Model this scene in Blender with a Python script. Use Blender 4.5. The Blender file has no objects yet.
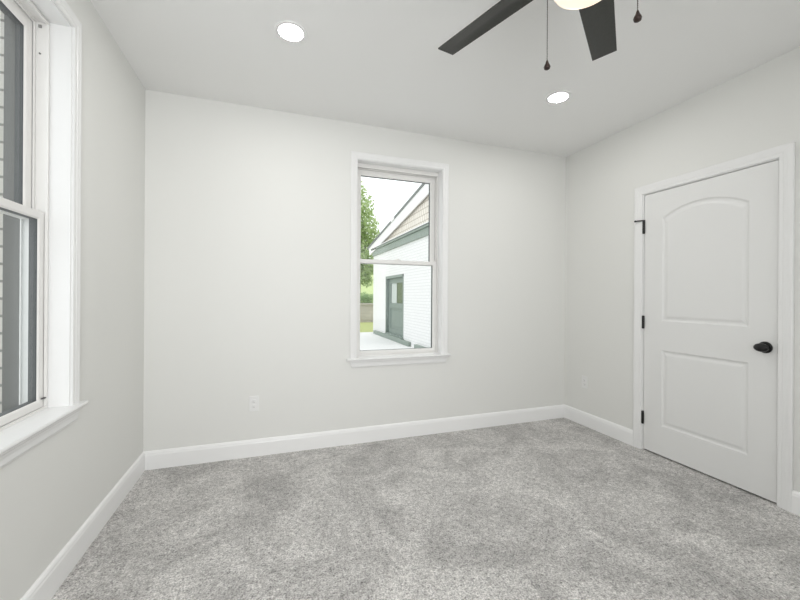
import bpy, bmesh, math, random
from mathutils import Vector, Matrix

random.seed(7)
PI = math.pi
scene = bpy.context.scene
COL = scene.collection

# ------------------------------------------------------------------ camera
cam = bpy.data.cameras.new('camera')
cam.sensor_fit = 'HORIZONTAL'
cam.sensor_width = 36.0
cam.lens = 369.0 / 800.0 * 36.0
cam.shift_y = -3.85 / 800.0
cam.clip_start = 0.02
cam.clip_end = 300
cam_o = bpy.data.objects.new('camera', cam)
COL.objects.link(cam_o)
cam_o.matrix_world = (Matrix.Translation((0, 0, 1.221)) @ Matrix.Rotation(-0.3316, 4, 'Z')
                      @ Matrix.Rotation(PI / 2, 4, 'X') @ Matrix.Rotation(0.0061, 4, 'Z'))
scene.camera = cam_o

# ------------------------------------------------------------------ world, rear fill lamps, exposure
world = bpy.data.worlds.new('overcast_sky')
scene.world = world
world.use_nodes = True
wn = world.node_tree.nodes
wn['Background'].inputs['Color'].default_value = (0.97, 0.985, 1.0, 1)
wn['Background'].inputs['Strength'].default_value = 1.7

LENS_STRENGTH = 126.0      # the four recessed ceiling lights
BOWL_STRENGTH = 1.05      # light bowl of the fan
REAR_L = 24.0             # watts of the added rear fill lamp nearer the left wall
REAR_R = 2.5             # ... and of the one nearer the door wall
REAR_SPREAD = 2.1

scene.view_settings.view_transform = 'Standard'
scene.view_settings.look = 'None'
scene.view_settings.exposure = -0.11
scene.view_settings.gamma = 1.0
scene.view_settings.use_curve_mapping = False

# room dimensions (metres); camera stands at x = 0, y = 0
XL, XR, YB, YR, H = -0.848, 2.817, 3.01, -1.07, 2.65
WCX, WCY = 1.044, 1.628          # centres of the two visible windows
LZ = 0.022                       # the left window sits a little higher


def rear_fill(x, watts):  # added area lamp behind the camera, brightens the far wall
    a = bpy.data.lights.new('rear_fill_lamp', 'AREA')
    a.shape = 'RECTANGLE'
    a.size, a.size_y = 0.70, 1.55
    a.energy = watts
    a.color = (0.98, 0.99, 1.0)
    a.spread = REAR_SPREAD
    o = bpy.data.objects.new('rear_fill_lamp', a)
    COL.objects.link(o)
    o.location = (x, YR - 0.05, 1.52)
    o.rotation_euler = (PI / 2, 0, 0)     # shines into the room, towards +Y
    return o


rear_fill(0.08, REAR_L)
rear_fill(1.92, REAR_R)


# ------------------------------------------------------------------ materials
def newmat(name):
    m = bpy.data.materials.new(name)
    m.use_nodes = True
    nt = m.node_tree
    return m, nt, nt.nodes, nt.links, nt.nodes['Principled BSDF']


def plain(name, col, rough=0.5, metal=0.0, bump=0.0, bscale=300.0, var=0.0):
    m, nt, N, L, p = newmat(name)
    p.inputs['Base Color'].default_value = (*col, 1)
    p.inputs['Roughness'].default_value = rough
    p.inputs['Metallic'].default_value = metal
    if bump or var:
        tc = N.new('ShaderNodeTexCoord')
        nz = N.new('ShaderNodeTexNoise')
        nz.inputs['Scale'].default_value = bscale
        nz.inputs['Detail'].default_value = 3
        L.new(tc.outputs['Object'], nz.inputs['Vector'])
        if bump:
            b = N.new('ShaderNodeBump')
            b.inputs['Strength'].default_value = bump
            b.inputs['Distance'].default_value = 0.002
            L.new(nz.outputs['Fac'], b.inputs['Height'])
            L.new(b.outputs['Normal'], p.inputs['Normal'])
        if var:
            r = N.new('ShaderNodeValToRGB')
            r.color_ramp.elements[0].position = 0.3
            r.color_ramp.elements[1].position = 0.7
            r.color_ramp.elements[0].color = (*[c * (1 - var) for c in col], 1)
            r.color_ramp.elements[1].color = (*[min(1, c * (1 + var)) for c in col], 1)
            L.new(nz.outputs['Fac'], r.inputs['Fac'])
            L.new(r.outputs['Color'], p.inputs['Base Color'])
    return m


M_WALL = plain('wall_paint', (0.80, 0.80, 0.775), 0.6, bump=0.06, bscale=260)
M_CEIL = plain('ceiling_paint', (0.90, 0.90, 0.89), 0.8, bump=0.06, bscale=220)
M_TRIM = plain('white_trim_paint', (0.865, 0.865, 0.86), 0.35, bump=0.02, bscale=90)
M_BASE = plain('white_baseboard_paint', (0.93, 0.93, 0.925), 0.3, bump=0.02, bscale=90)
M_DOOR = plain('white_door_paint', (0.82, 0.82, 0.81), 0.38, bump=0.03, bscale=160)
M_VINYL = plain('white_vinyl', (0.84, 0.83, 0.81), 0.35, bump=0.01, bscale=60)
M_GREYFRAME = plain('slate_grey_frame', (0.135, 0.139, 0.134), 0.5, bump=0.005, bscale=20)
M_OUTSLOT = plain('shaded_slot', (0.30, 0.30, 0.29), 0.6, bump=0.01)
M_TRACK = plain('pale_grey_track', (0.82, 0.83, 0.825), 0.4, bump=0.005)
M_GASKET = plain('dark_glazing_bead', (0.07, 0.078, 0.082), 0.6, bump=0.01)
M_PLATE = plain('white_plastic', (0.85, 0.85, 0.84), 0.4, bump=0.005)
M_SLOT = plain('dark_slot', (0.10, 0.10, 0.10), 0.6, bump=0.01)
M_BLACK = plain('matte_black_metal', (0.012, 0.012, 0.012), 0.38, 0.3, bump=0.04, bscale=500)
M_BLADE = plain('charcoal_blade', (0.035, 0.036, 0.032), 0.42, bump=0.03, bscale=120, var=0.12)
M_BRONZE = plain('dark_bronze', (0.045, 0.03, 0.026), 0.35, 0.5, bump=0.03, bscale=400)
M_CHROME = plain('satin_nickel', (0.45, 0.44, 0.42), 0.35, 0.9, bump=0.01)
M_GREENGREY = plain('green_grey_trim', (0.26, 0.31, 0.275), 0.55, bump=0.03, var=0.06, bscale=6)
M_GREYDOOR = plain('grey_painted_door', (0.235, 0.285, 0.26), 0.5, bump=0.03, var=0.05, bscale=8)
M_WHITEEXT = plain('white_exterior_board', (0.84, 0.84, 0.84), 0.5, bump=0.03, bscale=30)
M_SOFFIT = plain('pale_soffit', (0.55, 0.53, 0.49), 0.6, bump=0.03, bscale=30)
M_ROOF = plain('roof_shingle', (0.21, 0.225, 0.22), 0.85, bump=0.3, bscale=40, var=0.2)
M_PATIO = plain('pale_concrete', (0.82, 0.82, 0.815), 0.8, bump=0.1, bscale=20, var=0.03)
M_BARK = plain('bark', (0.16, 0.12, 0.085), 0.9, bump=0.6, bscale=25, var=0.25)
M_GRASS = plain('lawn', (0.47, 0.52, 0.22), 0.9, bump=0.6, bscale=30, var=0.25)
M_HILL = plain('hill_grass', (0.48, 0.58, 0.25), 0.9, bump=0.6, bscale=8, var=0.25)


def emissive(name, col, strength):
    m, nt, N, L, p = newmat(name)
    p.inputs['Base Color'].default_value = (0.4, 0.4, 0.4, 1)
    p.inputs['Roughness'].default_value = 0.4
    p.inputs['Emission Color'].default_value = (*col, 1)
    p.inputs['Emission Strength'].default_value = strength
    return m


M_LENS = emissive('lit_lens', (1.0, 0.985, 0.955), LENS_STRENGTH)
M_BOWL = emissive('lit_frosted_bowl', (1.0, 0.82, 0.62), BOWL_STRENGTH)


def glass_mat():
    m, nt, N, L, p = newmat('window_glass')
    N.remove(p)
    out = N['Material Output']
    t = N.new('ShaderNodeBsdfTransparent')
    t.inputs['Color'].default_value = (0.97, 0.98, 0.975, 1)
    g = N.new('ShaderNodeBsdfGlossy')
    g.inputs['Roughness'].default_value = 0.0
    lw = N.new('ShaderNodeLayerWeight')
    lw.inputs['Blend'].default_value = 0.5
    pw = N.new('ShaderNodeMath'); pw.operation = 'POWER'
    pw.inputs[1].default_value = 4.0
    L.new(lw.outputs['Facing'], pw.inputs[0])
    f = N.new('ShaderNodeMath'); f.operation = 'MULTIPLY_ADD'
    f.inputs[1].default_value = 0.5
    f.inputs[2].default_value = 0.015
    L.new(pw.outputs[0], f.inputs[0])
    mx = N.new('ShaderNodeMixShader')
    L.new(f.outputs[0], mx.inputs['Fac'])
    L.new(t.outputs['BSDF'], mx.inputs[1])
    L.new(g.outputs['BSDF'], mx.inputs[2])
    L.new(mx.outputs['Shader'], out.inputs['Surface'])
    return m


M_GLASS = glass_mat()


def carpet_mat():
    m, nt, N, L, p = newmat('grey_cut_pile_carpet')
    p.inputs['Roughness'].default_value = 1.0
    p.inputs['Specular IOR Level'].default_value = 0.05
    p.inputs['Sheen Weight'].default_value = 0.15
    tc = N.new('ShaderNodeTexCoord')

    def noise(scale, detail, dist=0.0, rough=0.5):
        n = N.new('ShaderNodeTexNoise')
        n.inputs['Scale'].default_value = scale
        n.inputs['Detail'].default_value = detail
        n.inputs['Distortion'].default_value = dist
        n.inputs['Roughness'].default_value = rough
        L.new(tc.outputs['Object'], n.inputs['Vector'])
        return n

    fine = noise(130, 2, 0.4, 0.65)
    mid = noise(42, 3, 0.6, 0.65)
    lay = noise(2.3, 6, 1.2, 0.70)          # brushed nap: the way the pile lies
    r1 = N.new('ShaderNodeValToRGB')
    r1.color_ramp.elements[0].position = 0.335
    r1.color_ramp.elements[1].position = 0.665
    r1.color_ramp.elements[0].color = (0.208, 0.200, 0.192, 1)
    r1.color_ramp.elements[1].color = (0.965, 0.94, 0.915, 1)
    mixf = N.new('ShaderNodeMath'); mixf.operation = 'MULTIPLY_ADD'
    mixf.inputs[1].default_value = 0.62
    m2 = N.new('ShaderNodeMath'); m2.operation = 'MULTIPLY'
    m2.inputs[1].default_value = 0.38
    L.new(mid.outputs['Fac'], m2.inputs[0])
    L.new(fine.outputs['Fac'], mixf.inputs[0])
    L.new(m2.outputs[0], mixf.inputs[2])
    L.new(mixf.outputs[0], r1.inputs['Fac'])
    r2 = N.new('ShaderNodeValToRGB')
    r2.color_ramp.elements[0].position = 0.36
    r2.color_ramp.elements[1].position = 0.62
    r2.color_ramp.elements[0].color = (0.75, 0.75, 0.75, 1)
    r2.color_ramp.elements[1].color = (1.14, 1.14, 1.14, 1)
    L.new(lay.outputs['Fac'], r2.inputs['Fac'])
    mul = N.new('ShaderNodeMix'); mul.data_type = 'RGBA'; mul.blend_type = 'MULTIPLY'
    mul.inputs['Factor'].default_value = 1.0
    L.new(r1.outputs['Color'], mul.inputs[6])
    L.new(r2.outputs['Color'], mul.inputs[7])
    L.new(mul.outputs[2], p.inputs['Base Color'])
    b = N.new('ShaderNodeBump')
    b.inputs['Strength'].default_value = 0.9
    b.inputs['Distance'].default_value = 0.012
    L.new(mixf.outputs[0], b.inputs['Height'])
    L.new(b.outputs['Normal'], p.inputs['Normal'])
    return m


M_CARPET = carpet_mat()


def brick_mat(name, c1, c2, mortar, width, height, msize, axes, bump=0.6, offset=0.5):
    m, nt, N, L, p = newmat(name)
    p.inputs['Roughness'].default_value = 0.7
    tc = N.new('ShaderNodeTexCoord')
    sp = N.new('ShaderNodeSeparateXYZ')
    cb = N.new('ShaderNodeCombineXYZ')
    L.new(tc.outputs['Object'], sp.inputs[0])
    if axes == 'xy+z':
        ad = N.new('ShaderNodeMath'); ad.operation = 'ADD'
        L.new(sp.outputs[0], ad.inputs[0]); L.new(sp.outputs[1], ad.inputs[1])
        L.new(ad.outputs[0], cb.inputs[0])
    else:
        L.new(sp.outputs['XYZ'.index(axes[0].upper())], cb.inputs[0])
    L.new(sp.outputs[2], cb.inputs[1])
    bk = N.new('ShaderNodeTexBrick')
    bk.offset = offset
    bk.inputs['Scale'].default_value = 1.0
    bk.inputs['Color1'].default_value = (*c1, 1)
    bk.inputs['Color2'].default_value = (*c2, 1)
    bk.inputs['Mortar'].default_value = (*mortar, 1)
    bk.inputs['Mortar Size'].default_value = msize
    bk.inputs['Brick Width'].default_value = width
    bk.inputs['Row Height'].default_value = height
    L.new(cb.outputs[0], bk.inputs['Vector'])
    L.new(bk.outputs['Color'], p.inputs['Base Color'])
    b = N.new('ShaderNodeBump')
    b.invert = True
    b.inputs['Strength'].default_value = bump
    b.inputs['Distance'].default_value = 0.008
    L.new(bk.outputs['Fac'], b.inputs['Height'])
    L.new(b.outputs['Normal'], p.inputs['Normal'])
    return m


M_BRICK = brick_mat('white_painted_brick', (0.62, 0.61, 0.57), (0.54, 0.53, 0.49), (0.24, 0.23, 0.21),
                    0.215, 0.075, 0.006, 'xy+z')
M_WINGBRICK = brick_mat('clean_white_painted_brick', (0.84, 0.84, 0.84), (0.82, 0.82, 0.82), (0.70, 0.705, 0.705),
                        0.23, 0.085, 0.008, 'xy+z', 0.5)
M_SHAKE = brick_mat('tan_shake_siding', (0.84, 0.79, 0.73), (0.78, 0.73, 0.67), (0.52, 0.47, 0.41),
                    0.16, 0.17, 0.014, 'xy+z', 0.8)
M_STONE = brick_mat('stone_block_wall', (0.52, 0.48, 0.43), (0.46, 0.43, 0.39), (0.33, 0.31, 0.28),
                    0.40, 0.20, 0.012, 'xy+z', 0.8)


def leaf_mat(name, c1, c2):
    m, nt, N, L, p = newmat(name)
    N.remove(p)
    out = N['Material Output']
    tc = N.new('ShaderNodeTexCoord')
    nz = N.new('ShaderNodeTexNoise')
    nz.inputs['Scale'].default_value = 2.5
    L.new(tc.outputs['Object'], nz.inputs['Vector'])
    r = N.new('ShaderNodeValToRGB')
    r.color_ramp.elements[0].position = 0.35
    r.color_ramp.elements[1].position = 0.65
    r.color_ramp.elements[0].color = (*c1, 1)
    r.color_ramp.elements[1].color = (*c2, 1)
    L.new(nz.outputs['Fac'], r.inputs['Fac'])
    d = N.new('ShaderNodeBsdfDiffuse')
    t = N.new('ShaderNodeBsdfTranslucent')
    mx = N.new('ShaderNodeMixShader')
    mx.inputs['Fac'].default_value = 0.5
    L.new(r.outputs['Color'], d.inputs['Color'])
    L.new(r.outputs['Color'], t.inputs['Color'])
    L.new(d.outputs['BSDF'], mx.inputs[1])
    L.new(t.outputs['BSDF'], mx.inputs[2])
    L.new(mx.outputs['Shader'], out.inputs['Surface'])
    return m


M_LEAF = leaf_mat('tree_leaves', (0.36, 0.48, 0.20), (0.62, 0.72, 0.42))
M_BUSH = leaf_mat('shrub_leaves', (0.28, 0.44, 0.20), (0.45, 0.60, 0.30))


# ------------------------------------------------------------------ mesh helpers
def obj(name, bm, mats, parent=None, loc=None, rotz=0.0, smooth=False, sharp=35):
    me = bpy.data.meshes.new(name)
    bmesh.ops.recalc_face_normals(bm, faces=bm.faces)
    bm.to_mesh(me)
    bm.free()
    for m in (mats if isinstance(mats, (list, tuple)) else [mats]):
        me.materials.append(m)
    if smooth:
        for p in me.polygons:
            p.use_smooth = True
        me.set_sharp_from_angle(angle=math.radians(sharp))
    o = bpy.data.objects.new(name, me)
    COL.objects.link(o)
    if parent:
        o.parent = parent
    if loc:
        o.location = loc
    if rotz:
        o.rotation_euler = (0, 0, rotz)
    return o


def tag(o, label, cat, group=None, kind=None):
    o['label'] = label
    o['category'] = cat
    if group:
        o['group'] = group
    if kind:
        o['kind'] = kind
    return o


def empty(name, loc=(0, 0, 0), rotz=0.0):
    o = bpy.data.objects.new(name, None)
    o.empty_display_size = 0.1
    o.location = loc
    o.rotation_euler = (0, 0, rotz)
    COL.objects.link(o)
    return o


def B():
    return bmesh.new()


def box(bm, lo, hi, bev=0.0, seg=2, mi=0):
    lo = Vector(lo); hi = Vector(hi)
    r = bmesh.ops.create_cube(bm, size=1.0)
    vs = r['verts']
    c = (lo + hi) / 2; d = hi - lo
    for v in vs:
        v.co = Vector((c.x + v.co.x * d.x, c.y + v.co.y * d.y, c.z + v.co.z * d.z))
    fs = set(f for v in vs for f in v.link_faces)
    for f in fs:
        f.material_index = mi
    if bev > 0:
        es = list(set(e for v in vs for e in v.link_edges))
        bmesh.ops.bevel(bm, geom=es, offset=bev, segments=seg, profile=0.5, affect='EDGES', clamp_overlap=True, material=-1)
    return bm


def lathe(bm, prof, seg=32, axis='z', origin=(0, 0, 0), scale=(1, 1), mi=0, cap=True):
    """prof: list of (radius, height) from one end to the other"""
    o = Vector(origin)
    rings = []
    for r, h in prof:
        ring = []
        for k in range(seg):
            a = 2 * PI * k / seg
            u, v = r * math.cos(a) * scale[0], r * math.sin(a) * scale[1]
            if axis == 'z':
                p = Vector((u, v, h))
            elif axis == 'x':
                p = Vector((h, u, v))
            else:
                p = Vector((u, h, v))
            ring.append(bm.verts.new(o + p))
        rings.append(ring)
    fs = []
    for a, b in zip(rings, rings[1:]):
        for k in range(seg):
            fs.append(bm.faces.new((a[k], a[(k + 1) % seg], b[(k + 1) % seg], b[k])))
    if cap:
        fs.append(bm.faces.new(rings[0][::-1]))
        fs.append(bm.faces.new(rings[-1]))
    for f in fs:
        f.material_index = mi
    return bm


def sweep(bm, rect, prof, closed=True, zb=None, mi=None):
    """mitred frame in the local x/z plane. rect = inner (x0,z0,x1,z1); prof = closed loop of (offset outward, y).
    closed=False leaves the bottom side open, with feet at height zb. mi: material index for each profile segment."""
    x0, z0, x1, z1 = rect
    n = len(prof)
    loops = []
    if closed:
        for sx, sz, x, z in ((-1, -1, x0, z0), (-1, 1, x0, z1), (1, 1, x1, z1), (1, -1, x1, z0)):
            loops.append([bm.verts.new((x + sx * o, y, z + sz * o)) for o, y in prof])
    else:
        loops.append([bm.verts.new((x0 - o, y, zb)) for o, y in prof])
        loops.append([bm.verts.new((x0 - o, y, z1 + o)) for o, y in prof])
        loops.append([bm.verts.new((x1 + o, y, z1 + o)) for o, y in prof])
        loops.append([bm.verts.new((x1 + o, y, zb)) for o, y in prof])
    m = len(loops)
    for i in range(m if closed else m - 1):
        a, b = loops[i], loops[(i + 1) % m]
        for k in range(n):
            f = bm.faces.new((a[k], a[(k + 1) % n], b[(k + 1) % n], b[k]))
            f.material_index = mi[k] if mi else 0
    if not closed:
        bm.faces.new(loops[0][::-1])
        bm.faces.new(loops[-1])
    return bm


def extrude_profile(bm, prof, p0, p1, up=(0, 0, 1)):
    """prof: (out, z) loop; runs from p0 to p1 in plan; 'out' is to the left of the run direction"""
    p0 = Vector((p0[0], p0[1], 0)); p1 = Vector((p1[0], p1[1], 0))
    d = (p1 - p0).normalized()
    nrm = Vector((-d.y, d.x, 0))
    a = [bm.verts.new(p0 + nrm * o + Vector((0, 0, z))) for o, z in prof]
    b = [bm.verts.new(p1 + nrm * o + Vector((0, 0, z))) for o, z in prof]
    n = len(prof)
    for k in range(n):
        bm.faces.new((a[k], a[(k + 1) % n], b[(k + 1) % n], b[k]))
    bm.faces.new(a[::-1]); bm.faces.new(b)
    return bm


def tube(bm, pts, rad, seg=8):
    pts = [Vector(p) for p in pts]
    rads = rad if isinstance(rad, (list, tuple)) else [rad] * len(pts)
    rings = []
    for i, p in enumerate(pts):
        d = (pts[min(i + 1, len(pts) - 1)] - pts[max(i - 1, 0)]).normalized()
        ref = Vector((0, 0, 1)) if abs(d.z) < 0.9 else Vector((1, 0, 0))
        u = d.cross(ref).normalized(); v = d.cross(u)
        rings.append([bm.verts.new(p + (u * math.cos(2 * PI * k / seg) + v * math.sin(2 * PI * k / seg)) * rads[i]) for k in range(seg)])
    for a, b in zip(rings, rings[1:]):
        for k in range(seg):
            bm.faces.new((a[k], a[(k + 1) % seg], b[(k + 1) % seg], b[k]))
    bm.faces.new(rings[0][::-1]); bm.faces.new(rings[-1])
    return bm


# ------------------------------------------------------------------ room shell
T1, T2 = 0.15, 0.27       # plastered layer and brick facing
HW = 0.3855               # half width of a window opening
ZS, ZH = 0.705, 2.352     # stool top and head of a window


def wall_mesh(a, b, t0, t1, holes, z0, z1):
    """wall in local coords: x along, y outward from t0 to t1; holes = [(x0,z0,x1,z1)] sorted along x"""
    bm = B()
    x = a
    for hx0, hz0, hx1, hz1 in holes:
        box(bm, (x, t0, z0), (hx0, t1, z1))
        if hz0 > z0:
            box(bm, (hx0, t0, z0), (hx1, t1, hz0))
        box(bm, (hx0, t0, hz1), (hx1, t1, z1))
        x = hx1
    box(bm, (x, t0, z0), (b, t1, z1))
    return bm


def wall(name, label, loc, rotz, a, b, holes, brick=True, t1=T1):
    w = obj(name, wall_mesh(a, b, 0, t1, holes, -0.05, H + 0.05), M_WALL, None, loc, rotz)
    tag(w, label, 'wall', kind='structure')
    if brick:
        bh = [(h[0] - 0.03, h[1] - 0.03, h[2] + 0.03, h[3] + 0.03) for h in holes]
        obj('brick_facing', wall_mesh(a - 0.15, b + 0.15, T1, T2, bh, -0.4, H + 0.35), M_BRICK, w)
    return w


OPN = HW + 0.022


def win_hole(c, dz=0.0):
    return (c - OPN, ZS - 0.02 + dz, c + OPN, ZH + 0.022 + dz * 2)


fl = B()
box(fl, (XL - 0.02, YR - 0.02, -0.06), (XR + 0.9, YB + 0.02, 0.0))
tag(obj('floor', fl, M_CARPET), 'grey cut pile carpet floor with brushed patches', 'floor', kind='structure')
ce = B()
box(ce, (XL - 0.15, YR - 0.15, H), (XR + 0.9, YB + 0.15, H + 0.2))
tag(obj('ceiling', ce, M_CEIL), 'plain white painted ceiling with recessed lights and fan', 'ceiling', kind='structure')

wall('wall_back', 'off white far wall with one window in the middle', (0, YB, 0), 0.0, XL - T1, XR + T1, [win_hole(WCX)])
wall('wall_left', 'off white left wall with a window at the picture edge', (XL, 0, 0), PI / 2, YR - T1, YB + T1, [win_hole(WCY, LZ)])
# the right wall: outward = +X, local x = -Y
DY0, DY1, DZ = 1.335, 2.165, 2.040     # door slab edges
wall('wall_right', 'off white right wall around the closed panel door', (XR, 0, 0), -PI / 2, -YB - T1, -YR + T1,
     [(-DY1 - 0.022, -0.05, -DY0 + 0.022, DZ + 0.024)], brick=False, t1=0.12)
wall('wall_rear', 'off white wall behind the camera with two added windows', (0, YR, 0), PI, -XR - T1, -XL + T1,
     [win_hole(-1.92), win_hole(-0.08)])
# unseen walls added behind the door to keep light out of its gaps
cl = B()
box(cl, (XR + 0.70, 0.9, -0.06), (XR + 0.80, 2.7, H))
box(cl, (XR + 0.12, 0.85, -0.06), (XR + 0.80, 0.95, H))
box(cl, (XR + 0.12, 2.60, -0.06), (XR + 0.80, 2.70, H))
tag(obj('wall_light_block', cl, M_WALL), 'added unseen walls that block light behind the closed door', 'wall', kind='structure')

# baseboards
BP = [(0, 0), (0.015, 0), (0.015, 0.100), (0.0125, 0.108), (0.0125, 0.114), (0.008, 0.123), (0.004, 0.127), (0, 0.128)]


def baseboard(name, label, p0, p1):
    bm = extrude_profile(B(), BP, p0, p1)
    tag(obj(name, bm, M_BASE), label, 'baseboard', kind='structure')


CW = 0.066     # door casing width
baseboard('baseboard_back', 'white baseboard along the far wall', (XR, YB), (XL, YB))
baseboard('baseboard_left', 'white baseboard along the left wall under the window', (XL, YB), (XL, YR))
baseboard('baseboard_right', 'white baseboard on the right wall between corner and door', (XR, DY1 + 0.009 + CW), (XR, YB))
baseboard('baseboard_right.001', 'white baseboard on the right wall past the knob side of the door', (XR, YR), (XR, DY0 - 0.009 - CW))
baseboard('baseboard_rear', 'white baseboard along the wall behind the camera', (XL, YR), (XR, YR))


# ------------------------------------------------------------------ windows
CAS = [(0, -0.001), (0, -0.010), (0.006, -0.012), (0.018, -0.012), (0.022, -0.0145), (0.032, -0.0155),
       (0.040, -0.0175), (0.047, -0.0175), (0.052, -0.015), (0.052, -0.001)]


def window(name, label, loc, rotz, details=False, ZH=ZH, FT=2.318, MZ=0.0):
    w = empty(name, loc, rotz)
    tag(w, label, 'window', kind='structure')
    ci = HW + 0.006
    # interior casing, three sides
    bm = sweep(B(), (-ci, 0, ci, ZH + 0.006), CAS, closed=False, zb=ZS)
    obj('casing', bm, M_TRIM, w)
    # extension jamb
    bm = sweep(B(), (-HW, 0, HW, ZH), [(0, -0.001), (0, 0.077), (0.019, 0.077), (0.019, -0.001)], closed=False, zb=ZS)
    obj('jamb', bm, M_TRIM, w)
    # stool and apron
    bm = B()
    sw = 0.470
    prof = [(-0.036, ZS - 0.014), (-0.0385, ZS - 0.010), (-0.0385, ZS - 0.006), (-0.036, ZS - 0.001), (-0.033, ZS),
            (-0.001, ZS), (-0.001, ZS - 0.019), (-0.033, ZS - 0.019)]
    a = [bm.verts.new((-sw, y, z)) for y, z in prof]
    b = [bm.verts.new((sw, y, z)) for y, z in prof]
    for k in range(len(prof)):
        bm.faces.new((a[k], a[(k + 1) % len(prof)], b[(k + 1) % len(prof)], b[k]))
    bm.faces.new(a[::-1]); bm.faces.new(b)
    box(bm, (-HW - 0.001, -0.002, ZS - 0.019), (HW + 0.001, 0.077, ZS))
    obj('window_sill', bm, M_TRIM, w)
    bm = B()
    ap = [(-0.001, 0), (-0.024, 0), (-0.024, -0.008), (-0.018, -0.016), (-0.0145, -0.030), (-0.0145, -0.048), (-0.010, -0.058), (-0.001, -0.060)]
    zt = ZS - 0.019
    a = [bm.verts.new((-0.447 - z * -0.35 if False else -(0.447 + z * 0.36), y, zt + z)) for y, z in ap]
    b = [bm.verts.new((0.447 + z * 0.36, y, zt + z)) for y, z in ap]
    for k in range(len(ap)):
        bm.faces.new((a[k], a[(k + 1) % len(ap)], b[(k + 1) % len(ap)], b[k]))
    bm.faces.new(a[::-1]); bm.faces.new(b)
    obj('apron', bm, M_TRIM, w)
    # vinyl frame with two sash tracks
    fi = HW - 0.012
    R = 0.0135
    fp = [(0, 0.060 + R), (0, 0.070 + R), (0.010, 0.070 + R), (0.010, 0.1065 + R), (0.0, 0.1065 + R), (0.0, 0.113 + R), (0.010, 0.113 + R),
          (0.010, 0.149 + R), (0.0, 0.149 + R), (0.0, 0.153 + R), (0.040, 0.153 + R), (0.040, 0.0645 + R), (0.0105, 0.0645 + R), (0.0105, 0.060 + R)]
    bm = sweep(B(), (-fi, ZS + 0.010, fi, FT), fp, mi=[0, 0, 0, 0, 0, 1, 1, 1, 1, 1, 0, 0, 0, 0])
    fr = obj('window_frame', bm, [M_VINYL, M_TRACK], w)
    # grey exterior brick mould
    bm = sweep(B(), (-fi - 0.030, ZS - 0.010, fi + 0.030, ZH + 0.010), [(0, 0.1675), (0, 0.238), (0.035, 0.238), (0.035, 0.1675)])
    obj('exterior_trim', bm, M_GREYFRAME, w)

    def sash(nm, gx, gz0, gz1, ox, oz0, oz1, y0, y1):
        gy = y0 + 0.010
        # four rails swept as one frame; stile and rail widths differ, so build by rings
        bm = B()
        ring_prof = [(1.0, y0), (0.22, y0), (0.10, y0 + 0.002), (0.0, gy - 0.004), (0.0, gy + 0.004), (0.0, y1), (1.0, y1)]
        mid = [0, 0, 0, 1, 1, 1, 0]
        rings = []
        for t, y in ring_prof:
            x = gx + (ox - gx) * t
            za = gz0 + (oz0 - gz0) * t
            zb = gz1 + (oz1 - gz1) * t
            rings.append([bm.verts.new(c) for c in ((-x, y, za), (-x, y, zb), (x, y, zb), (x, y, za))])
        n = len(rings)
        for i in range(n):
            p, q = rings[i], rings[(i + 1) % n]
            for k in range(4):
                f = bm.faces.new((p[k], p[(k + 1) % 4], q[(k + 1) % 4], q[k]))
                f.material_index = mid[i]
        s = obj(nm, bm, [M_VINYL, M_GASKET], w)
        g = B()
        box(g, (-gx - 0.004, gy - 0.002, gz0 - 0.004), (gx + 0.004, gy + 0.002, gz1 + 0.004))
        obj('glass_pane', g, M_GLASS, s)
        return s

    low = sash('lower_sash', 0.337, 0.749, 1.502 + MZ, 0.372, ZS + 0.011, 1.537 + MZ, 0.0715 + R, 0.1055 + R)
    sash('upper_sash', 0.326, 1.537 + MZ, FT - 0.05, 0.372, 1.503 + MZ, FT - 0.001, 0.1145 + R, 0.1485 + R)
    # sash lock on the meeting rail
    bm = B()
    box(bm, (-0.028, 0.074 + R, 1.537 + MZ), (0.028, 0.100 + R, 1.544 + MZ), 0.002)
    box(bm, (-0.010, 0.078 + R, 1.544 + MZ), (0.020, 0.092 + R, 1.553 + MZ), 0.003)
    obj('sash_lock', bm, M_VINYL, low)
    for sx in (-1, 1):
        bm = B()
        box(bm, (min(sx * 0.325, sx * 0.365), 0.078 + R, 1.537 + MZ), (max(sx * 0.325, sx * 0.365), 0.092 + R, 1.541 + MZ), 0.0015)
        obj('tilt_latch', bm, M_VINYL, low)
    if details:
        bm = B()
        box(bm, (fi + 0.006, 0.088 + R, FT - 0.014), (fi + 0.0105, 0.099 + R, FT - 0.002))
        obj('balance_slot', bm, M_OUTSLOT, fr)
        bm = lathe(B(), [(0.0035, -0.004), (0.0035, 0.0)], 12, 'x', (fi + 0.0105, 0.094 + R, FT - 0.125))
        obj('screw_hole', bm, M_SLOT, fr)
        bm = B()
        box(bm, (fi - 0.020, 0.060 + R, ZS + 0.045), (fi - 0.001, 0.0712 + R, ZS + 0.050), 0.001)
        obj('vent_latch', bm, M_SLOT, low)
    return w


window('window_1', 'white double hung window in the far wall, pale house outside', (WCX, YB, 0), 0.0)
window('window_2', 'white double hung window cut off by the left picture edge', (XL, WCY, LZ), PI / 2, True, ZH + 0.024, 2.360, 0.012)
window('window_3', 'added unseen white double hung window behind the camera, nearer the door', (1.92, YR, 0), PI)  # unseen window, added to carry light from behind the camera
window('window_4', 'added unseen white double hung window behind the camera, nearer the left wall', (0.08, YR, 0), PI)  # likewise added, around the stronger rear fill lamp

# ------------------------------------------------------------------ door
# local frame: x = -Y (to the right as seen from the room), y = outward, origin at the slab's hinge-side foot
DW = DY1 - DY0
door = empty('door_1', (XR, DY1, 0), -PI / 2)
tag(door, 'white two panel arched door with black knob and hinges', 'door', kind='structure')


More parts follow.
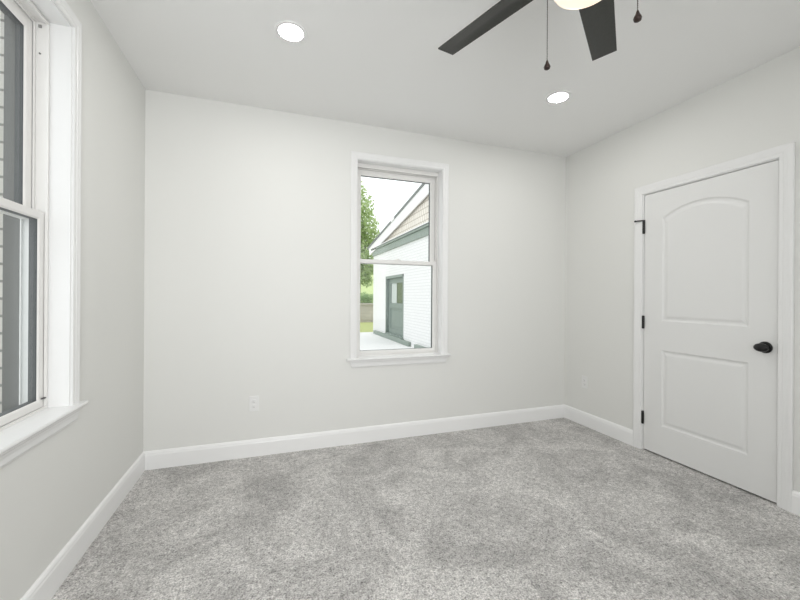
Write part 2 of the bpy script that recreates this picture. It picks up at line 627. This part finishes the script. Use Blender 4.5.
def arch_loop(x0, x1, z0, z1, rise, n=16):
    pts = [(x0, z0), (x1, z0)]
    if rise <= 0:
        return pts + [(x1, z1), (x0, z1)]
    w = (x1 - x0) / 2
    R = (w * w + rise * rise) / (2 * rise)
    cz = z1 + rise - R
    a0 = math.asin(w / R)
    for k in range(n + 1):
        a = a0 - 2 * a0 * k / n
        pts.append(((x0 + x1) / 2 + R * math.sin(a), cz + R * math.cos(a)))
    return pts


def door_slab():
    bm = B()
    y0, y1 = 0.004, 0.039
    z0, z1 = 0.012, DZ
    panels = [(0.140, DW - 0.140, 1.040, 1.835, 0.080), (0.140, DW - 0.140, 0.235, 0.820, 0.0)]
    steps = [(0.0, 0.0), (0.004, 0.0015), (0.010, 0.0075), (0.016, 0.0090), (0.024, 0.0085), (0.036, 0.0040), (0.042, 0.0030)]
    outer = [bm.verts.new(c) for c in ((0, y0, z0), (DW, y0, z0), (DW, y0, z1), (0, y0, z1))]
    edges = [bm.edges.new((outer[k], outer[(k + 1) % 4])) for k in range(4)]
    firsts = []
    for x0, x1, pz0, pz1, rise in panels:
        rings = []
        for off, dep in steps:
            pts = arch_loop(x0 + off, x1 - off, pz0 + off, pz1 - off, rise * (1 - off * 1.2) if rise else 0)
            rings.append([bm.verts.new((x, y0 + dep, z)) for x, z in pts])
        n = len(rings[0])
        for k in range(n):
            edges.append(bm.edges.new((rings[0][k], rings[0][(k + 1) % n])))
        firsts.append(rings)
    bmesh.ops.triangle_fill(bm, use_beauty=True, edges=edges)
    for rings in firsts:
        n = len(rings[0])
        for a, b in zip(rings, rings[1:]):
            for k in range(n):
                bm.faces.new((a[k], a[(k + 1) % n], b[(k + 1) % n], b[k]))
        bm.faces.new(rings[-1])
    back = [bm.verts.new((v.co.x, y1, v.co.z)) for v in outer]
    for k in range(4):
        bm.faces.new((outer[k], outer[(k + 1) % 4], back[(k + 1) % 4], back[k]))
    bm.faces.new(back[::-1])
    return bm


obj('door_slab', door_slab(), M_DOOR, door)
# knob: egg shaped, lying across the door
kx, kz = DW - 0.055, 0.925
bm = lathe(B(), [(0.034, 0.004), (0.035, 0.001), (0.035, -0.003), (0.030, -0.009), (0.013, -0.010), (0.011, -0.030)], 32, 'y', (kx, 0, kz))
kn = obj('door_knob', bm, M_BLACK, door, smooth=True)
bm = lathe(B(), [(0.0105, -0.020), (0.017, -0.024), (0.024, -0.030), (0.0275, -0.037), (0.0275, -0.044), (0.024, -0.052), (0.016, -0.058), (0.004, -0.060)],
           32, 'y', (kx, 0, kz), (1.35, 0.92))
obj('knob_grip', bm, M_BLACK, kn, smooth=True)
# latch plate on the slab edge / strike
bm = B()
box(bm, (DW + 0.0004, 0.0015, kz - 0.03), (DW + 0.0026, 0.030, kz + 0.03), 0.0005)
obj('latch_plate', bm, M_CHROME, door)
for hz in (0.262, 1.025, 1.785):
    bm = lathe(B(), [(0.006, hz - 0.052), (0.0095, hz - 0.048), (0.0095, hz + 0.048), (0.006, hz + 0.052)], 16, 'z', (-0.0015, -0.004, 0))
    for q in (-0.016, 0.016):
        lathe(bm, [(0.0101, hz + q - 0.0006), (0.0101, hz + q + 0.0006)], 16, 'z', (-0.0015, -0.004, 0))
    box(bm, (-0.0028, -0.002, hz - 0.048), (-0.0002, 0.030, hz + 0.048))
    h = obj('hinge', bm, M_BLACK, door, smooth=True)
    if hz > 1.5:
        # hinge pin door stop: collar on the pin, arm along the wall with a rubber tip
        bm = lathe(B(), [(0.010, hz + 0.052), (0.010, hz + 0.058)], 16, 'z', (-0.0015, -0.004, 0))
        tube(bm, [(-0.004, -0.006, hz + 0.055), (-0.030, -0.028, hz + 0.055), (-0.050, -0.034, hz + 0.055)], 0.0055, 10)
        tube(bm, [(-0.048, -0.034, hz + 0.055), (-0.056, -0.034, hz + 0.055)], 0.0075, 12)
        obj('hinge_stop', bm, M_BLACK, h, smooth=True)

# frame of the door: jamb with stop strips, and casing
trim = empty('trim_1', (XR, DY1, 0), -PI / 2)
tag(trim, 'white moulded casing and jamb around the panel door', 'door frame', kind='structure')
G = 0.003
bm = sweep(B(), (-G, 0, DW + G, DZ + 0.004),
           [(0, -0.001), (0, 0.041), (-0.012, 0.041), (-0.012, 0.075), (0, 0.075), (0, 0.12), (0.019, 0.12), (0.019, -0.001)], closed=False, zb=0.001)
obj('jamb', bm, M_TRIM, trim)
dc = [(0, -0.001), (0, -0.011), (0.006, -0.0125), (0.020, -0.0125), (0.024, -0.015), (0.038, -0.016), (0.050, -0.0185), (0.061, -0.0185), (CW, -0.016), (CW, -0.001)]
bm = sweep(B(), (-G - 0.006, 0, DW + G + 0.006, DZ + 0.010), dc, closed=False, zb=0.001)
obj('casing', bm, M_TRIM, trim)


# ------------------------------------------------------------------ wall outlets
def outlet(label, loc, rotz):
    o = empty('wall_outlet', loc, rotz)
    tag(o, label, 'outlet', 'duplex outlets low on the walls')
    bm = B()
    box(bm, (-0.035, -0.006, -0.0575), (0.035, -0.0005, 0.0575), 0.0025)
    pl = obj('cover_plate', bm, M_PLATE, o)
    bm = lathe(B(), [(0.003, -0.0055), (0.003, -0.0072), (0.0015, -0.0078)], 16, 'y')
    obj('screw', bm, M_PLATE, pl, smooth=True)
    for s in (-1, 1):
        bm = lathe(B(), [(0.0165, -0.005), (0.0165, -0.0082), (0.0155, -0.0088)], 28, 'y', (0, 0, s * 0.0195), (1.0, 0.88))
        r = obj('receptacle', bm, M_PLATE, o, smooth=True)
        bm = B()
        box(bm, (-0.0072, -0.0091, s * 0.0195 - 0.001), (-0.0052, -0.008, s * 0.0195 + 0.0075))
        box(bm, (0.0052, -0.0091, s * 0.0195 - 0.000), (0.0072, -0.008, s * 0.0195 + 0.0065))
        lathe(bm, [(0.0024, -0.008), (0.0024, -0.0091)], 12, 'y', (0, 0, s * 0.0195 - 0.0075))
        obj('slots', bm, M_OUTSLOT, r)
    return o


outlet('white duplex outlet on the far wall left of the window', (-0.131, YB, 0.399), 0.0)
outlet('white duplex outlet on the right wall between corner and door', (XR, 2.75, 0.413), -PI / 2)


# ------------------------------------------------------------------ recessed lights
def downlight(x, y, label):
    o = empty('recessed_light', (x, y, H))
    tag(o, label, 'ceiling light', 'round recessed ceiling lights')
    bm = lathe(B(), [(0.0645, -0.0005), (0.0645, -0.004), (0.076, -0.006), (0.084, -0.004), (0.086, -0.0005)], 48, cap=False)
    obj('trim_ring', bm, M_TRIM, o, smooth=True)
    bm = lathe(B(), [(0.064, -0.0008), (0.064, -0.003), (0.050, -0.0040), (0.002, -0.0045)], 48)
    obj('lens', bm, M_LENS, o, smooth=True)
    return o


downlight(0.084, 2.088, 'lit round recessed light in the ceiling, left of the fan')
downlight(1.921, 2.130, 'lit round recessed light in the ceiling near the door corner')
downlight(0.084, -0.17, 'lit round recessed light behind the camera, left side')
downlight(1.921, -0.17, 'lit round recessed light behind the camera, door side')

# ------------------------------------------------------------------ ceiling fan
FX, FY, FZ = 0.976, 0.972, 2.385
fan = empty('ceiling_fan', (FX, FY, H))
tag(fan, 'charcoal ceiling fan with lit bowl and two pull chains', 'ceiling fan')
z = lambda v: v - H
bm = lathe(B(), [(0.075, z(H - 0.0005)), (0.075, z(H - 0.02)), (0.060, z(H - 0.055)), (0.030, z(H - 0.07))], 40)
obj('canopy', bm, M_BLACK, fan, smooth=True)
bm = lathe(B(), [(0.035, z(2.60)), (0.06, z(2.53)), (0.13, z(2.515)), (0.160, z(2.49)), (0.167, z(2.44)), (0.167, z(2.385)), (0.158, z(2.365)), (0.10, z(2.36))], 48)
obj('motor_housing', bm, M_BLACK, fan, smooth=True)
bm = lathe(B(), [(0.085, z(2.362)), (0.085, z(2.335)), (0.108, z(2.325)), (0.108, z(2.305)), (0.098, z(2.300))], 48)
kit = obj('light_kit', bm, M_BLACK, fan, smooth=True)
BW = [(0.103, z(2.303)), (0.110, z(2.292)), (0.108, z(2.275)), (0.097, z(2.256)), (0.074, z(2.243)), (0.038, z(2.236)), (0.004, z(2.234))]
bm = lathe(B(), BW, 48)
obj('light_bowl', bm, M_BOWL, kit, smooth=True)
kit.location = (0.010, -0.003, 0.004)


def blade(ang):
    bm = B()
    n = 14
    r0, r1 = 0.20, 0.652
    top, bot = [], []
    for i in range(n + 1):
        t = i / n
        hp, hm = 0.053, 0.072 - 0.021 * t
        pitch = math.radians(-12 + 3 * t)
        rowt, rowb = [], []
        m = 6
        for k in range(m + 1):
            s = -1 + 2 * k / m
            r = r0 + (r1 - r0) * t + (-0.003 * s if i == n else 0.0)
            camber = 0.011 * (1 - t ** 3) * (1 - (abs(s + 0.33) / 1.33 if s > -0.33 else abs(s + 0.33) / 0.67))
            w = s * (hp if s > 0 else hm)
            y = w * math.cos(pitch)
            zz = w * math.sin(pitch) + camber
            rowt.append(bm.verts.new((r, y, zz + 0.003)))
            rowb.append(bm.verts.new((r, y, zz - 0.003)))
        top.append(rowt); bot.append(rowb)
    m = 6
    for i in range(n):
        for k in range(m):
            bm.faces.new((top[i][k], top[i + 1][k], top[i + 1][k + 1], top[i][k + 1]))
            bm.faces.new((bot[i][k], bot[i][k + 1], bot[i + 1][k + 1], bot[i + 1][k]))
        for k in (0, m):
            bm.faces.new((top[i][k], bot[i][k], bot[i + 1][k], top[i + 1][k]))
    for i in (0, n):
        for k in range(m):
            bm.faces.new((top[i][k], top[i][k + 1], bot[i][k + 1], bot[i][k]))
    o = obj('blade', bm, M_BLADE, fan, (0, 0, FZ - H), ang, True, 40)
    ib = B()
    tube(ib, [(0.150, 0, 0.012), (0.19, 0, 0.018), (0.23, 0, 0.018)], [0.012, 0.010, 0.010], 12)
    box(ib, (0.205, -0.032, 0.0125), (0.265, 0.032, 0.0165), 0.002)
    obj('blade_iron', ib, M_BLACK, o)
    return o


for k in range(5):
    blade(math.radians(36.4 + 72 * k))


def chain(dx, dy, zend, ztop):
    bm = B()
    tube(bm, [(dx, dy, z(ztop)), (dx, dy, z(zend + 0.026))], 0.0010, 6)
    zz = zend + 0.03
    while zz < ztop:
        bmesh.ops.create_icosphere(bm, subdivisions=1, radius=0.0019, matrix=Matrix.Translation((dx, dy, z(zz))))
        zz += 0.006
    c = obj('pull_chain', bm, M_BRONZE, fan, smooth=True)
    bm = lathe(B(), [(0.002, 0.034), (0.004, 0.030), (0.0055, 0.024), (0.0095, 0.016), (0.0118, 0.0095), (0.010, 0.003), (0.0055, 0.0)], 20, 'z', (dx, dy, z(zend)))
    obj('pull_knob', bm, M_BRONZE, c, smooth=True)


chain(-0.025, 0.140, 2.060, 2.372)
chain(0.067, -0.145, 2.060, 2.372)

# ------------------------------------------------------------------ outside, seen through the far window
GZ = -0.28
bm = B()
box(bm, (-14, YB + T2 + 0.01, GZ - 0.2), (14, 14.9, GZ))
tag(obj('patio', bm, M_PATIO), 'bright white concrete patio outside the far window', 'patio', kind='structure')
bm = B()
box(bm, (-14, -9, GZ - 0.2), (XL - T2 - 0.01, YB + T2 + 0.0, GZ))  # unseen ground, kept pale so it bounces light into the room
tag(obj('side_yard', bm, M_PATIO), 'unseen side yard outside the left window, pale to bounce light', 'patio', kind='structure')
bm = B()
box(bm, (-14, 14.9, GZ - 0.25), (24, 20.8, GZ - 0.02))
tag(obj('lawn', bm, M_GRASS), 'yellow green lawn strip between patio and stone wall', 'lawn', kind='structure')
bm = B()
box(bm, (-14, 20.8, GZ - 0.3), (24, 21.2, 0.70), 0.02)
box(bm, (-14, 20.74, 0.70), (24, 21.26, 0.80), 0.02)
tag(obj('retaining_wall', bm, M_STONE), 'low grey tan stone retaining wall behind the lawn', 'wall', kind='structure')
# grassy bank rising behind the retaining wall
bm = B()
NX, NY = 40, 16
gv = []
for i in range(NX + 1):
    row = []
    for j in range(NY + 1):
        x = -16 + 42 * i / NX
        y = 21.1 + 30 * j / NY
        row.append(bm.verts.new((x, y, 0.62 + 0.13 * (y - 21.1) + 0.15 * math.sin(x * 0.7) * math.sin(y * 0.5))))
    gv.append(row)
for i in range(NX):
    for j in range(NY):
        bm.faces.new((gv[i][j], gv[i + 1][j], gv[i + 1][j + 1], gv[i][j + 1]))
tag(obj('grassy_bank', bm, M_HILL, smooth=True), 'light green grassy bank above the stone wall', 'ground', kind='structure')

# the house wing: wall parallel to the view through the window
WX = 3.90
wing = empty('house_wing', (WX, 9.0, GZ))
tag(wing, 'white painted brick house wing outside the far window', 'house')


def W(x, y, zc):
    return (x - WX, y - 9.0, zc - GZ)


PY0, PY1, PZ0, PZ1 = 10.98, 12.92, -0.135, 1.93     # patio door opening
bm = B()
for y0, y1, z0, z1 in ((3.6, PY0, GZ, 2.9), (PY1, 14.70, GZ, 2.9), (PY0, PY1, PZ1, 2.9), (PY0, PY1, GZ, PZ0)):
    box(bm, W(WX, y0, z0), W(WX + 0.25, y1, z1))
box(bm, W(WX + 0.25, 14.45, GZ), W(9.5, 14.70, 2.9))
obj('brick_wall', bm, M_WINGBRICK, wing)


def rz(y):      # height of the roof's upper edge along the rake
    return 3.278 + (15.07 - y) * 0.163


def prism(pts, x0, x1):
    bm = B()
    a = [bm.verts.new(W(x0, y, zc)) for y, zc in pts]
    b = [bm.verts.new(W(x1, y, zc)) for y, zc in pts]
    for k in range(len(pts)):
        bm.faces.new((a[k], a[(k + 1) % len(pts)], b[(k + 1) % len(pts)], b[k]))
    bm.faces.new(a[::-1]); bm.faces.new(b)
    return bm


obj('gable_siding', prism([(3.6, 2.9), (14.60, 2.9), (14.60, rz(14.60) - 0.12), (3.6, rz(3.6) - 0.12)], WX + 0.005, WX + 0.2), M_SHAKE, wing)
obj('soffit', prism([(3.6, rz(3.6) - 0.15), (15.05, rz(15.05) - 0.15), (15.05, rz(15.05) - 0.11), (3.6, rz(3.6) - 0.11)], 3.84, WX + 0.3), M_SOFFIT, wing)
obj('rake_board', prism([(3.6, rz(3.6) - 0.40), (14.98, rz(14.98) - 0.38), (15.13, rz(15.13) - 0.05), (3.6, rz(3.6) - 0.05)], 3.80, 3.84), M_WHITEEXT, wing)
obj('roof', prism([(3.6, rz(3.6) - 0.06), (15.3, rz(15.3) - 0.06), (15.3, rz(15.3) + 0.02), (3.6, rz(3.6) + 0.02)], 3.775, 9.8), M_ROOF, wing)
obj('drip_edge_splice', prism([(11.6, rz(11.6) - 0.065), (11.95, rz(11.95) - 0.065), (11.95, rz(11.95) + 0.03), (11.6, rz(11.6) + 0.03)], 3.765, 3.79), M_WHITEEXT, wing)
bm = B()
box(bm, W(WX - 0.05, 3.6, 2.84), W(WX + 0.01, 14.70, 3.06), 0.008)
box(bm, W(WX - 0.10, 3.6, 3.06), W(WX + 0.01, 14.72, 3.12), 0.008)
obj('frieze_band', bm, M_GREENGREY, wing)
bm = B()
box(bm, W(WX - 0.112, 3.6, 3.121), W(WX + 0.0, 14.715, 3.136))
obj('metal_flashing', bm, M_ROOF, wing)
bm = B()
box(bm, W(WX - 0.115, 3.6, 3.137), W(WX + 0.01, 14.72, 3.165), 0.004)
obj('drip_cap', bm, M_WHITEEXT, wing)
# patio door set back in its opening
bm = B()
fy0, fy1, fz0, fz1 = PY0, PY1, PZ0, PZ1
dx0, dx1 = WX + 0.09, WX + 0.20
for y0, y1, z0, z1 in ((fy0, fy0 + 0.07, fz0, fz1), (fy1 - 0.07, fy1, fz0, fz1), (fy0, fy1, fz1 - 0.09, fz1), (fy0, fy1, fz0, fz0 + 0.05)):
    box(bm, W(WX - 0.012, y0, z0), W(dx1, y1, z1), 0.006)
dr = obj('patio_door', bm, M_GREYDOOR, wing)
bm = B()
gy0, gy1 = fy0 + 0.16, fy1 - 0.30
box(bm, W(dx0, fy0 + 0.06, fz0 + 0.04), W(dx1, gy0, fz1 - 0.08), 0.004)
box(bm, W(dx0, gy1, fz0 + 0.04), W(dx1, fy1 - 0.06, fz1 - 0.08), 0.004)
box(bm, W(dx0, gy0, 0.80), W(dx1, gy1, 0.98), 0.004)
box(bm, W(dx0, gy0, fz1 - 0.26), W(dx1, gy1, fz1 - 0.08), 0.004)
box(bm, W(dx0, gy0, fz0 + 0.04), W(dx1, gy1, fz0 + 0.22), 0.004)
box(bm, W(dx0 + 0.025, gy0, fz0 + 0.2), W(dx1, gy1, 0.82))
box(bm, W(dx0 + 0.008, gy0 + 0.09, fz0 + 0.31), W(dx1, gy1 - 0.09, 0.71), 0.01)
obj('door_panel', bm, M_GREYDOOR, dr)
bm = B()
box(bm, W(dx0 + 0.03, gy0 - 0.01, 0.97), W(dx0 + 0.04, gy1 + 0.01, fz1 - 0.25))
M_DARKGLASS = plain('dark_door_glass', (0.10, 0.12, 0.11), 0.06, bump=0.004, bscale=3)
obj('door_glass', bm, M_DARKGLASS, dr)
bm = B()
box(bm, W(dx0 + 0.02, gy1 - 0.62, 0.97), W(dx0 + 0.028, gy1 - 0.05, fz1 - 0.26), 0.003)  # plain pale strip in front of part of the door glass
M_PALESTRIP = plain('pale_strip', (0.55, 0.60, 0.57), 0.8, bump=0.2, bscale=30)
obj('pale_door_strip', bm, M_PALESTRIP, dr)
bm = B()
for y0, y1 in ((10.29, 14.30), (3.6, 9.80)):
    box(bm, W(WX - 0.10, y0, GZ), W(WX + 0.0, y1, -0.145), 0.01)
obj('stone_ledge', bm, M_GREENGREY, wing)
bm = B()
box(bm, W(WX - 0.10, PY0 - 0.05, -0.145), W(WX + 0.17, PY1 + 0.05, -0.125), 0.004)
obj('door_sill', bm, M_GREENGREY, wing)


# ------------------------------------------------------------------ planting behind the retaining wall
def leaf(bm, p, size):
    u = Vector((random.gauss(0, 1), random.gauss(0, 1), random.gauss(0, 0.7))).normalized()
    w = u.cross(Vector((random.gauss(0, 1), random.gauss(0, 1), random.gauss(0, 1)))).normalized()
    n = u.cross(w)
    a = bm.verts.new(p - u * size)
    b = bm.verts.new(p + w * size * 0.5 + n * size * 0.15)
    c = bm.verts.new(p + u * size)
    d = bm.verts.new(p - w * size * 0.5 + n * size * 0.15)
    bm.faces.new((a, b, c)); bm.faces.new((a, c, d))


def foliage(lumps, count, size):
    bm = B()
    tot = sum(r ** 2 for _, r in lumps)
    for c, r in lumps:
        c = Vector(c)
        for _ in range(int(count * r * r / tot)):
            d = Vector((random.gauss(0, 1), random.gauss(0, 1), random.gauss(0, 1))).normalized()
            leaf(bm, c + d * r * random.random() ** 0.45, size * random.uniform(0.7, 1.3))
    return bm


def tree(label, loc, lumps, count, size, trunk_h, mat):
    t = empty('tree', loc)
    tag(t, label, 'tree')
    bm = tube(B(), [(0, 0, -0.1), (0.05, 0, trunk_h * 0.5), (0, 0.05, trunk_h)], [0.20, 0.15, 0.10], 12)
    for c, r in lumps:
        tube(bm, [(0, 0.03, trunk_h * 0.75), tuple(0.5 * (a + b) for a, b in zip((0, 0, trunk_h), c)), c], [0.08, 0.05, 0.02], 8)
    obj('trunk', bm, M_BARK, t)
    obj('foliage', foliage(lumps, count, size), mat, t)
    return t


tree('tall light green leafy tree left of the house wing', (5.3, 24.0, 0.85),
     [((0.0, 0, 6.3), 1.1), ((0.35, 0, 5.0), 1.15), ((0.9, 0.2, 4.1), 0.95), ((-0.8, 0.2, 4.4), 1.3), ((0.5, -0.3, 3.0), 1.1), ((-0.3, 0, 7.4), 0.8), ((-0.6, 0, 3.0), 1.1), ((0.7, 0.1, 2.3), 0.7), ((0.0, 0.1, 2.2), 0.8), ((0.3, -0.2, 1.7), 0.6), ((-0.2, -0.2, 1.5), 0.6), ((0.6, -0.1, 1.4), 0.45)],
     7500, 0.115, 3.0, M_LEAF)


def shrub(label, loc, lumps, count, size):
    s = empty('shrub', loc)
    tag(s, label, 'shrub', 'shrubs above the retaining wall')
    bm = B()
    for c, r in lumps:
        tube(bm, [(0, 0, -0.05), (c[0] * 0.5, c[1] * 0.5, c[2] * 0.5), c], [0.03, 0.02, 0.01], 6)
    obj('stem', bm, M_BARK, s)
    obj('foliage', foliage(lumps, count, size), M_BUSH, s)


shrub('low green shrub on the stone wall, left part of the window view', (5.2, 21.9, 0.70),
      [((0, 0, 0.35), 0.42), ((0.45, 0.05, 0.3), 0.36), ((-0.45, 0, 0.32), 0.38)], 1500, 0.05)
shrub('low green shrub on the stone wall, beside the wing corner', (6.9, 22.4, 0.78),
      [((0, 0, 0.32), 0.40), ((0.45, 0.05, 0.3), 0.36), ((-0.4, 0, 0.28), 0.34)], 1500, 0.05)
